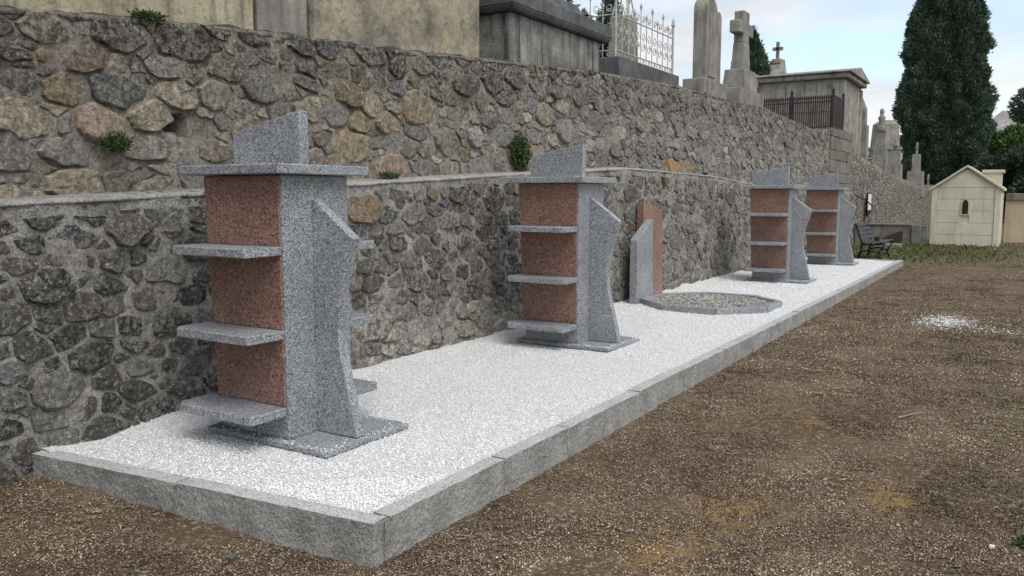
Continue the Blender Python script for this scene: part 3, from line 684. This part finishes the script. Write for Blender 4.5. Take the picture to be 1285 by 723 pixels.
# white wrought-iron grave fence on a plinth
t = empty('grave_plinth', (-5.9, 12.35, 3.0), label='dark stone plinth carrying the white iron grave fence', cat='plinth')
for (y0, y1) in ((-1.2,-.3),(-.296,.55),(.554,1.2)): MB().box(.45, .72, y0, y1, -.1, .47).build('coping_block', M['darklid'], t, .01)
MB().box(-.8, .448, -1.2, -.95, -.1, .47).build('coping_block', M['darklid'], t, .01)
MB().box(-.8, .448, .95, 1.2, -.1, .47).build('coping_block', M['darklid'], t, .01)
fen = empty('grave_fence', (-5.32, 12.35, 3.47), label='white wrought-iron grave fence with scrolls and spear tips', cat='fence')
def scroll(cx, cz, r, s=1, n=16, turns=1.35, start=0):
    return [(cx+s*r*(1-.62*k/n)*math.cos(start+turns*2*math.pi*k/n), cz+r*(1-.62*k/n)*math.sin(start+turns*2*math.pi*k/n)) for k in range(n+1)]
def fence_run(L, place, posts):
    """place(u, z) -> local point; u runs along the fence"""
    for zz in (.11, .62):
        MB().tube([place(u, zz) for u in (0, L)], .011, 5).build('rail', M['iron_white'], fen)
    n = int(L/.21)
    for k in range(n+1):
        u = L*k/n; tall = .86 if k % 2 == 0 else .72
        b = MB().tube([place(u, .0), place(u, tall)], .0085, 5)
        b.tube([place(u, tall-.02), place(u, tall+.03), place(u, tall+.09)], [.010,.024,.003], 5)
        pk = b.build('picket', M['iron_white'], fen)
    for k in range(n):
        u = L*(k+.5)/n
        for (cz, r, s, st) in ((.28,.075,1,0),(.45,.075,-1,3.1),(.72,.06,1,3.6),(.06,.045,-1,1)):
            MB().tube([place(u+a, b) for a, b in scroll(0, cz, r, s, start=st)], .0065, 4).build('scroll', M['iron_white'], fen)
fence_run(2.26, lambda u, z: (.03, -1.1+u, z), 3)
fence_run(1.05, lambda u, z: (.03-u, -1.1, z), 2)
for (x, y, h) in ((.03,-1.1,1.15),(.03,1.16,.80),(-1.02,-1.1,1.2)):
    MB().tube([(x,y,-.02),(x,y,h)], .018, 6).tube([(x,y,h),(x,y,h+.04),(x,y,h+.16)], [.02,.035,.003], 6).build('post', M['iron_white'], fen)
t = empty('pinnacled_stone', (-5.95, 12.95, 3.0), label='pale carved gravestone inside the white iron fence', cat='gravestone')
MB().box(-.2,.2,-.2,.2,-.1,.62).build('pedestal', M['tomb'], t, .01)
MB().box(-.24,.24,-.24,.24,.622,.68).build('ledge', M['tomb'], t, .01)
MB().frustum(0,0,.68,1.42,.20,.20,.18,.18).build('shaft', M['tomb'], t, .03)
b = MB()
for (x, y) in ((-.14,-.14),(.14,-.14),(.14,.14),(-.14,.14)): b.tube([(x,y,1.42),(x*.25,y*.25,2.05)], .014, 5)
b.tube([(0,0,1.9),(0,0,2.3)], [.03,.006], 6); b.build('iron_spire', M['iron_white'], t)
# arched stele
t = empty('arched_stele', (-5.45, 15.7, 3.2), label='tall round-topped grey stone stele on a pedestal', cat='gravestone')
MB().box(-.25,.18,-.62,.72,-.2,.44).build('pedestal', M['tomb'], t, .012)
MB().prism(arch_pts(-.40,.18,.442,1.98), 'x', -.14, .13).build('stele', M['tomb'], t, .01)
MB().prism(arch_pts(.20,.50,.442,1.80), 'x', -.12, .11).build('side_stele', M['tomb'], t, .01)
MB().prism(arch_pts(-.28,.06,.50,1.86), 'x', .13, .15).build('raised_panel', M['tomb'], t, .004)
MB().lathe(-.0,-.11, [(.03,1.97),(.05,2.0),(.02,2.06)], 8).build('finial', M['tomb'], t)
# large stone cross
t = empty('stone_cross', (-5.62, 18.3, 3.25), label='tall stone cross with tapered shaft on a stepped pedestal', cat='cross')
MB().box(-.42,.26,-.72,1.1,-.2,.50).build('step', M['tomb'], t, .012)
MB().frustum(-.02,.18,.502,.95,.26,.48,.22,.42).build('pedestal', M['tomb'], t, .012)
MB().frustum(-.02,.18,.952,1.55,.145,.25,.12,.20).build('shaft', M['tomb'], t, .012)
MB().box(-.13,.09,-.02,.38,1.552,2.22).build('upright', M['tomb'], t, .012)
MB().box(-.135,.095,-.32,.68,1.72,1.98).build('arm', M['tomb'], t, .012)
# mausoleum
t = empty('mausoleum', (-6.3, 29.6, 2.6), label='grey stone mausoleum with shallow gabled roof behind the dark railing', cat='mausoleum')
MB().box(-1.85,1.06,-1.58,1.5,-.2,2.56).build('wall', M['mauso'], t, .02)
for (x, y) in ((1.0,-1.56),(1.0,1.44)): MB().box(x-.28,x+.10,y-.06,y+.22,-.2,2.50).build('pilaster', M['mauso'], t, .015)
for (r, n, o) in ((0,4,0),(1,4,.3),(2,4,0)):
    for k in range(n):
        x0 = -1.2+.48*k+(.24 if r % 2 else 0); x1 = min(x0+.465, .70)
        MB().box(x0,x1,-1.604,-1.575,1.0+.5*r,1.485+.5*r).build('facing_block', M['mauso'], t, .008)
MB().box(-1.95,1.22,-1.74,1.66,2.562,2.72).build('cornice', M['mauso'], t, .03)
MB().prism([(-1.84,2.722),(1.76,2.722),(1.76,2.77),(0,3.06),(-1.84,2.77)], 'x', -2.0, 1.30).build('roof', M['mauso'], t, .015)
MB().prism([(-.6,2.78),(.6,2.78),(0,3.55)], 'x', -1.70, -1.20).build('gable_block', M['mauso'], t, .02)
MB().box(-1.60,-1.30,-.16,.16,3.40,3.56).box(-1.50,-1.40,-.06,.06,3.56,4.15).box(-1.62,-1.28,-.06,.06,3.86,3.97).build('gable_cross', M['tomb'], t, .01)
MB().box(-2.15,-1.60,-1.82,-1.30,2.40,2.83).build('corner_block', M['mauso'], t, .02)
# dark iron railing in front of it
rl = empty('iron_railing', (-5.14, 26.0, 3.42), label='brown-black iron railing with close bars before the mausoleum', cat='railing')
for zz in (.06, .80, .92): 
    MB().box(-2.4,.02,-.02,.02,zz,zz+.035).build('rail', M['iron_dark'], rl)
    MB().box(-.02,.02,.022,1.5,zz,zz+.035).build('rail', M['iron_dark'], rl)
bar = MB().tube([(0,0,0),(0,0,.95)], .021, 6).lathe(0,0,[(.012,.5),(.03,.53),(.012,.56)],6).tube([(0,0,.95),(0,0,.985),(0,0,1.03)],[.01,.026,.003],6).build('bar', M['iron_dark'], rl); bm_ = bar.data
bar.location = (0,0,0)
for k in range(1, 39): link('bar', bm_, None, rl, (-.063*k,0,0))
for k in range(1, 24): link('bar', bm_, None, rl, (0,.063*k,0))
for q in ((0,0),(-1.2,0),(0,1.5)): MB().box(q[0]-.035,q[0]+.035,q[1]-.035,q[1]+.035,-.05,1.10).lathe(q[0],q[1],[(.02,1.1),(.05,1.15),(.01,1.22)],8).build('post', M['iron_dark'], rl)
b = MB()
for k in range(9): b.tube([(-1.75+.06*math.cos(k)*k*.4, -.05, .12+.03*k), (-1.65+.05*math.sin(k*2), -.06, .14+.03*k)], .02, 5)
b.build('wreath', M['iron_dark'], rl)
MB().box(-7.9,-4.98,25.4,28.0,2.9,3.36).build('tomb_platform', M['mauso'], bevel=.02, label='stone platform under the dark iron railing', cat='platform')

# far tombs above the sloping wall
def monument(name, loc, label, w, hs, top, mat='tomb'):
    t = empty(name, loc, label=label, cat='gravestone', group='monuments above the far wall')
    z = -.6
    for i, (hw, z1) in enumerate(hs):
        MB().frustum(0,0,z,z1,hw,hw,hw*.93,hw*.93).build(('pedestal','shaft','neck')[min(i,2)], M[mat], t, .01); z = z1+.002
    if top == 'cross':
        MB().box(-.05,.05,-.05,.05,z,z+.62).box(-.05,.05,-.2,.2,z+.30,z+.42).build('cross', M[mat], t, .01)
    elif top == 'urn':
        MB().lathe(0,0,[(.06,z),(.05,z+.08),(.15,z+.2),(.16,z+.3),(.07,z+.4),(.09,z+.46),(.02,z+.6)],10).build('urn', M[mat], t, smooth=True)
    elif top == 'statue':
        MB().lathe(0,0,[(.17,z),(.15,z+.25),(.10,z+.5),(.15,z+.62),(.06,z+.74),(.09,z+.84),(.08,z+.94),(.02,z+1.0)],10).build('statue', M[mat], t, smooth=True)
    elif top == 'point':
        MB().frustum(0,0,z,z+.5,hs[-1][0]*.93,hs[-1][0]*.93,.02,.02).build('point', M[mat], t)
    return t
monument('pillar_monument', (-5.3,36.4,2.5), 'slender grave pillar topped by a small statue left of the round tomb', .2, [(.26,.9),(.20,1.45)], 'statue')
t = empty('round_tomb', (-6.15,43.5,2.1), label='rounded weathered chapel tomb against the left edge of the cypress', cat='tomb')
MB().lathe(0,0,[(.72,-.6),(.72,1.5),(.80,1.54),(.80,1.66),(.66,1.7),(.58,2.75),(.3,2.95)],9).build('drum', M['tomb'], t)
monument('urn_pillar', (-5.3,40.8,2.2), 'grave pillar topped by a stone urn below the cypress', .2, [(.30,.65),(.22,1.25)], 'urn')
monument('cross_monument', (-5.3,48.7,2.0), 'tall pedestal monument with pointed top standing before the dark cypress', .2, [(.40,.75),(.20,1.65)], 'cross')
monument('small_finial', (-5.25,54.6,1.75), 'small pointed finial at the low end of the far wall', .2, [(.28,.35)], 'cross')
monument('low_tomb', (-5.9,33.2,2.75), 'squat stepped grave beside the mausoleum corner', .3, [(.5,.45),(.35,.75)], 'cross')
monument('plain_pillar', (-5.55,33.0,2.75), 'plain grave pillar close to the mausoleum right face', .3, [(.30,1.3),(.22,1.9)], 'point')
MB().box(-6.3,-5.2,33.8,34.9,2.0,3.0).build('brick_tomb', M['farwall'], bevel=.02, label='low rubble tomb behind the crest of the far wall', cat='tomb')

# ------------------------------------------------------------------ small chapel tomb, low walls
t = empty('chapel_tomb', (-1.78, 31.4, -.15), label='small cream block chapel tomb with pitched roof and pointed window', cat='tomb')
hx = .95; hz = 1.86; rz = 2.50
MB().prism([(-hx,0),(hx,0),(hx,hz),(0,rz-.04),(-hx,hz)], 'y', -1.38, 1.5).build('core', M['house'], t)
zs = [0,.36,.74,1.12,1.50,hz]
for i in range(5):
    z0, z1 = zs[i]+.006, zs[i+1]-.006
    if i in (2,3):
        for (a, b) in ((-hx+.16,-.12),(.12,hx-.16)): MB().box(a,b,-1.40,-1.381,z0,z1).build('block', M['house'], t, .004)
    else: MB().box(-hx+.16,hx-.16,-1.40,-1.381,z0,z1).build('block', M['house'], t, .004)
MB().prism([(-.78,hz+.01),(.78,hz+.01),(0,hz+.52)], 'y', -1.40, -1.381).build('gable_block', M['house'], t, .004)
for s in (-1,1): MB().box(min(s*(hx-.15),s*(hx+.03)),max(s*(hx-.15),s*(hx+.03)),-1.42,-1.20,0,hz-.02).build('corner_pilaster', M['house'], t, .01)
for z0, z1 in zip(zs[:-1], zs[1:]): MB().box(hx,hx+.02,-1.19,1.5,z0+.006,z1-.006).build('side_block', M['house'], t, .004)
def lancet(w, z0, z1): 
    s = z1-w*1.75
    return [(-w,z0),(w,z0),(w,s),(w*.8,s+w*.75),(w*.45,s+w*1.3),(0,z1),(-w*.45,s+w*1.3),(-w*.8,s+w*.75),(-w,s)]
fr = MB().prism([(a-.0,b) for a,b in lancet(.135,.98,1.58)], 'y', -1.425, -1.382).build('window_surround', M['houserim'], t, .004)
MB().prism(lancet(.085,1.03,1.50), 'y', -1.432, -1.42).build('pane', M['glass'], fr)
for s in (-1,1):
    q = [(0,rz),(s*(hx+.09),hz-.10),(s*(hx+.09),hz-.01),(0,rz+.08)]
    MB().prism(q if s > 0 else q[::-1], 'y', -1.48, 1.6).build('roof_slab', M['houserim'], t, .008)
MB().prism([(-.5,0),(.0,0),(.0,.5),(-.5,.5)], 'y', -.5, .3).build('roof_block', M['houserim'], t, .01, loc=(.93,0,1.84))
MB().box(-.56,.06,-.56,.36,.5,.60).build('roof_block_cap', M['houserim'], t, .01, loc=(.93,0,1.84))
t = empty('back_wall', (4, 33.2, -.2), label='beige rendered boundary wall with stone coping right of the chapel tomb', cat='wall')
MB().box(-4.75,30,-.12,.12,0,1.50).build('wall', M['backwall'], t)
for k in range(24): MB().box(-4.75+1.4*k,-4.75+1.4*k+1.39,-.2,.2,1.502,1.74).build('coping_stone', M['concrete'], t, .015)
t = empty('low_concrete_wall', (-3.85, 29.5, -.15), label='low grey concrete wall behind the bench beside the chapel tomb', cat='wall')
MB().box(-1.1,.62,-.08,.08,0,.64).build('wall', M['concrete'], t, .01)
MB().box(.622,.90,-.16,.14,0,.66).build('pier', M['concrete'], t, .01)
MB().box(.902,1.08,-.06,.10,0,.66).build('end_panel', M['concrete'], t, .01)
MB().box(-1.1,.60,-.12,.12,.641,.70).build('coping', M['concrete'], t, .01)
MB().prism([(-.46,0),(.40,0),(.40,.50),(-.10,.30)], 'y', -.05, .05).build('rusty_sheet', M['rust'], loc=(-3.85,29.1,-.15), bevel=.01, label='dark rusty metal sheet leaning on the low concrete wall', cat='metal sheet')
MB().box(-.5,.5,-.28,.28,0,.16).build('stone_slab', M['concrete'], loc=(-3.75,27.2,-.14), bevel=.03, label='pale stone slab on the grass beyond the bench', cat='slab')

# ------------------------------------------------------------------ bench
t = empty('bench', (-3.46, 22.5, -.12), label='black park bench with slatted back and curved iron legs by the wall', cat='bench')
for yy in (-.72, .72):
    b = MB(); 
    b.tube([(-.10,yy,0),(-.06,yy,.20),(-.02,yy,.40),(-.10,yy,.62),(-.19,yy,.88)], [.032,.028,.028,.025,.02], 6)
    b.build('back_leg', M['black'], t, smooth=True)
    b = MB(); b.tube([(.44,yy,0),(.36,yy,.10),(.40,yy,.24),(.46,yy,.34),(.50,yy,.43)], [.032,.028,.026,.026,.02], 6)
    b.tube([(-.02,yy,.39),(.2,yy,.37),(.48,yy,.42)], .025, 6); b.tube([(-.05,yy,.2),(.15,yy,.24),(.38,yy,.16)], .02, 6); b.build('front_leg', M['black'], t, smooth=True)
for k in range(5): MB().box(.0+.1*k,.075+.1*k,-.85,.85,.425-.01*(k in (1,2,3)),.455-.01*(k in (1,2,3))).build('seat_slat', M['slat'], t, .006)
for k in range(4): 
    o = MB().box(-.015,.015,-.85,.85,-.042,.042).build('back_slat', M['slat'], t, .006, loc=(-.035-.036*k,0,.53+.108*k)); o.rotation_euler.y = R(-18)
MB().lathe(0,0,[(.05,0),(.07,.03),(.065,.09),(.02,.11)],8).build('small_pot', M['black'], loc=(-3.22,22.3,.335), label='small dark object left on the bench seat', cat='pot')

# notice and hand rail on the far wall
t = empty('notice_board', (-4.93, 31.8, .9), label='narrow white notice in dark frame fixed to the far rubble wall', cat='notice')
MB().box(0,.02,-.34,.44,-.10,.66).build('frame', M['black'], t, .005)
MB().box(.021,.026,-.28,.38,.05,.62).build('sheet', M['paper'], t)
t = empty('hand_rail', (-4.75, 29.9, -.13), label='thin black handrail post with sloping bar beside the notice', cat='handrail')
MB().tube([(0,0,0),(0,0,1.5)], .022, 6).build('post', M['black'], t)
MB().tube([(-.25,-2.2,1.75),(0,0,1.46),(0,1.6,1.22)], .022, 6).build('bar', M['black'], t)

# ------------------------------------------------------------------ trees
def leaves(pts, nrm, size, rnd_, tri=3, up=.6, tone=(.6,1.4), jit=.5):
    """many small leaf-sized faces"""
    n = len(pts); V = np.empty((n*tri*3,3)); 
    for k in range(tri):
        d = nrm+rnd_.normal(0, jit, (n,3)); d[:,2] += up; d /= np.linalg.norm(d,axis=1)[:,None]
        s = rnd_.normal(0,1,(n,3)); s -= (s*d).sum(1)[:,None]*d; s /= np.linalg.norm(s,axis=1)[:,None]
        L = (size*(.6+.8*rnd_.random(n)))[:,None]; p = pts+rnd_.normal(0,.4,(n,3))*L
        V[k*3::tri*3] = p-s*L*.32; V[k*3+1::tri*3] = p+s*L*.32; V[k*3+2::tri*3] = p+d*L
    c = tone[0]+(tone[1]-tone[0])*rnd_.random(n); c = np.repeat(c, tri*3)
    return V, c
def leaf_mesh(name, V, c, mat, parent, **k):
    n = len(V); me = bpy.data.meshes.new(name); me.vertices.add(n); me.vertices.foreach_set('co', V.astype(np.float32).ravel())
    me.loops.add(n); me.loops.foreach_set('vertex_index', np.arange(n, dtype=np.int32)); me.polygons.add(n//3); me.polygons.foreach_set('loop_start', np.arange(0,n,3,dtype=np.int32)); me.update(); me.validate()
    set_tone(me, np.stack([c,c,c,np.ones(n)],1)); return link(name, me, mat, parent, **k)
def cypress(name, loc, h, rad, prof, n, size, mat, label, cat='tree', group=None, seed=1, lump=.22, tri=3, bare=.25):
    r_ = np.random.default_rng(seed); t = empty(name, loc, label=label, cat=cat, group=group)
    MB().tube([(0,0,-.3),(0,0,h*.4),(0,0,h*.9)], [rad*.09,rad*.06,.02], 8).build('trunk', M['bark'], t)
    zz = r_.random(n*2)**.85; a = r_.random(n*2)*6.283; pr = np.interp(zz, [p[0] for p in prof], [p[1] for p in prof])
    keep = r_.random(n*2) < pr/max(p[1] for p in prof)+.1; zz, a, pr = zz[keep][:n], a[keep][:n], pr[keep][:n]
    lum = np.array([noise.noise((math.cos(q)*rad*1.1+seed, math.sin(q)*rad*1.1, w*h*.75)) + .5*noise.noise((math.cos(q)*rad*2.6+seed, math.sin(q)*rad*2.6, w*h*1.9)) for q, w in zip(a, zz)])
    rr = rad*pr*(1+lump*lum)*(1-.22*r_.random(len(zz))**2)
    pts = np.stack([rr*np.cos(a), rr*np.sin(a), zz*h], 1); nr = np.stack([np.cos(a), np.sin(a), np.zeros(len(a))], 1)
    V, c = leaves(pts, nr, np.full(len(pts), size), r_, tri, .9, (.72,1.22)); c *= np.repeat(1+.25*lum, tri*3)
    crown = leaf_mesh('crown', V, c, M[mat], t)
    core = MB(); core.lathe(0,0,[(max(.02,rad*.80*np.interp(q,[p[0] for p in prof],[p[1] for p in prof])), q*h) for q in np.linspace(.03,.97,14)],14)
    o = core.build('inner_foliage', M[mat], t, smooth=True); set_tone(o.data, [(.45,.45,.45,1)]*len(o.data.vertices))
    return t
cyp_prof = [(0,.55),(.08,.74),(.2,.92),(.34,1.0),(.5,.93),(.68,.76),(.85,.44),(.95,.2),(1,.03)]
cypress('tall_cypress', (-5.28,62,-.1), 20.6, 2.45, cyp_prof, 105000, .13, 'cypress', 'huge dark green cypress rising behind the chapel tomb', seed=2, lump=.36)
cypress('small_cypress', (-9.3,30.5,2.9), 3.9, .55, [(0,.8),(.3,1),(.7,.7),(1,.03)], 7000, .09, 'cypress', 'narrow dark cypress left of the large stone cross', group='small cypresses on the terrace', seed=3)
cypress('small_cypress', (-8.5,29.0,2.9), 4.3, .75, [(0,.8),(.3,1),(.7,.7),(1,.03)], 9000, .09, 'cypress', 'dark cypress directly behind the large stone cross', group='small cypresses on the terrace', seed=4)
cypress('small_cypress', (-8.75,18.3,2.9), 3.2, .42, [(0,.9),(.4,1),(.7,.6),(1,.03)], 4000, .13, 'cypress', 'pointed dark cypress seen through the white iron fence', group='small cypresses on the terrace', seed=5)
cypress('small_cypress', (-9.05,17.4,2.9), 2.7, .40, [(0,.9),(.4,1),(.7,.6),(1,.03)], 3500, .13, 'cypress', 'shorter dark cypress at the left end of the white iron fence', group='small cypresses on the terrace', seed=6)
cypress('clipped_conifer', (-8.6,14.6,2.9), 3.4, .62, [(0,.8),(.3,1),(.7,.95),(.9,.7),(1,.1)], 6000, .12, 'darktree', 'bushy dark conifer above the sarcophagus lid', seed=7)
def tree(name, loc, h, rx, mat, label, seed, n=26000, size=.20):
    r_ = np.random.default_rng(seed); t = empty(name, loc, label=label, cat='tree', group='trees beyond the boundary wall')
    b = MB().tube([(0,0,-.5),(.1,0,h*.3),(0,.1,h*.6)], [rx*.09,rx*.07,rx*.03], 8)
    for k in range(5): a = k*1.26; b.tube([(0,0,h*.25+.06*h*k),(math.cos(a)*rx*.55,math.sin(a)*rx*.55,h*(.5+.07*k))], [rx*.045,rx*.012], 6)
    b.build('trunk', M['bark'], t)
    cl = [(r_.normal(0,.42,2), .30+.62*r_.random(), .25+.22*r_.random()) for _ in range(26)]
    P = []; Nn = []
    for (xy, z, s) in cl:
        m = n//26; d = r_.normal(0,1,(m,3)); d /= np.linalg.norm(d,axis=1)[:,None]; rr = (1-.35*r_.random(m)**1.5)[:,None]
        P.append(np.array([xy[0]*rx*.8, xy[1]*rx*.8, z*h])+d*rr*np.array([s*rx, s*rx, s*h*.36])); Nn.append(d)
    V, c = leaves(np.concatenate(P), np.concatenate(Nn), np.full(26*(n//26), size), r_, 3, .3, (.6,1.45)); leaf_mesh('crown', V, c, M[mat], t)
tree('broad_tree', (-1.7,66,-.5), 6.4, 2.8, 'greentree', 'bright green tree right of the tall cypress', 12)
tree('dark_pine', (.3,58,-.5), 4.6, 2.6, 'darktree', 'dark bushy tree just above the boundary wall', 13)
tree('hill_pine', (.8,92,-.5), 11.0, 3.6, 'darktree', 'dark round-topped tree at the right edge under the clouds', 14, n=30000, size=.22)
tree('broad_tree', (4.5,70,-.5), 7.0, 3.4, 'greentree', 'green tree beyond the boundary wall outside the right edge', 15)
tree('dark_pine', (8.0,62,-.5), 7.0, 3.4, 'darktree', 'dark tree far to the right beyond the boundary wall', 16)
hx_ = np.linspace(-60, 90, 60); hy_ = np.linspace(95, 200, 24)
link('rocky_hill', grid_mesh('rocky_hill', hx_, hy_, lambda x, y: -3+15*math.exp(-(((x+3)/9)**2+((y-135)/25)**2))+3.5*math.exp(-((x-30)/40)**2-((y-150)/30)**2)+1.6*noise.noise((x*.12,y*.12,0))+.8*noise.noise((x*.35,y*.35,3))), M['rock'], kind='structure')

# ------------------------------------------------------------------ plants on the wall, grass, litter
def tuft(name, loc, w, h, n, size, label, seed, droop=0, mat='weed'):
    r_ = np.random.default_rng(seed); t = empty(name, loc, label=label, cat='plant', group='plants growing from the wall')
    b = MB()
    for k in range(7):
        a = max(-.5, min(.5, r_.normal(0,.35))); b.tube([(0,0,0),(.05,a*w*.5,h*.4),(.07+.05*r_.random(),a*w,h*(.5+.5*r_.random())-droop)], .0035, 4)
    b.build('stem', M['weed'], t).data; o = t.children[0]; set_tone(o.data, [(.7,.7,.7,1)]*len(o.data.vertices))
    d = r_.normal(0,1,(n,3)); d /= np.linalg.norm(d,axis=1)[:,None]; rr = r_.random(n)[:,None]**.45
    P = d*rr*np.array([.07,w*.5,h*.5])+np.array([.06,0,h*.45-droop]); P[:,0] = np.abs(P[:,0])
    V, c = leaves(P, d, np.full(n,size), r_, 2, .5, (.5,1.5), .8); leaf_mesh('leaves', V, c, M[mat], t)
tuft('wall_plant', (XU+.02,3.10,1.73), .22, .12, 420, .018, 'small green plant below the wall hole at left', 1)
tuft('wall_plant', (XU+.03,7.93,1.76), .34, .38, 900, .03, 'dark leafy plant on the ledge left of the second pillar headpiece', 2, mat='weed')
tuft('wall_plant', (XU+.05,5.65,1.59), .28, .075, 240, .018, 'low green tuft on the ledge just right of the nearest pillar', 3)
tuft('wall_plant', (XU-.06,3.42,2.595), .24, .045, 350, .02, 'flat green weed on the wall crest against the cream tomb', 4)
n = 8000; gx = rng.uniform(-4.6, 2.5, n); gy = 20.6+10.2*rng.random(n)**.8
keep = (rng.random(n) < np.clip((gy-20)/5, .1, 1)*np.clip((.6-gx)/3.5, .06, 1)) & ~((gx > -2.9) & (gx < -.7) & (gy > 29.9)); gx, gy = gx[keep], gy[keep]
gp = np.stack([gx, gy, [GZ(q)-.005 for q in gy]], 1)
V, c = leaves(gp, np.zeros((len(gp),3)), np.full(len(gp), .055), rng, 3, 1.2, (.5,1.5), .45)
leaf_mesh('grass', V, c, M['grass'], None, label='sparse short grass around the bench and chapel tomb', cat='grass', kind='stuff')
# small things on the yard
MB().tube([(-.74,6.52,-.175),(-.66,6.64,-.165),(-.58,6.80,-.172)], [.006,.005,.003], 5).build('twig', M['twig'], label='thin dry twig lying on the brown gravel at right', cat='twig')
def chunk(loc, s, mat, label, seed, cat='stone', name='loose_stone'):
    bm = rough_block(s, s*.8, s*.55, s, s*.45, seed); me = bpy.data.meshes.new(name); bm.to_mesh(me); bm.free()
    if mat == 'stone': set_tone(me, [(.3,.28,.25,.2)]*len(me.vertices))
    return link(name, me, M[mat], None, loc, label=label, cat=cat)
chunk((-2.97,2.33,-.182), .022, 'stone', 'loose grey stone in front of the near kerb row', 4)
chunk((-.06,4.33,-.188), .011, 'paper', 'crumpled white scrap at the lower right of the yard', 8, 'litter', 'paper_scrap')
t = tuft('ground_weed', (.03,4.42,-.19), .10, .05, 120, .018, 'small green weed beside the litter at lower right', 9)
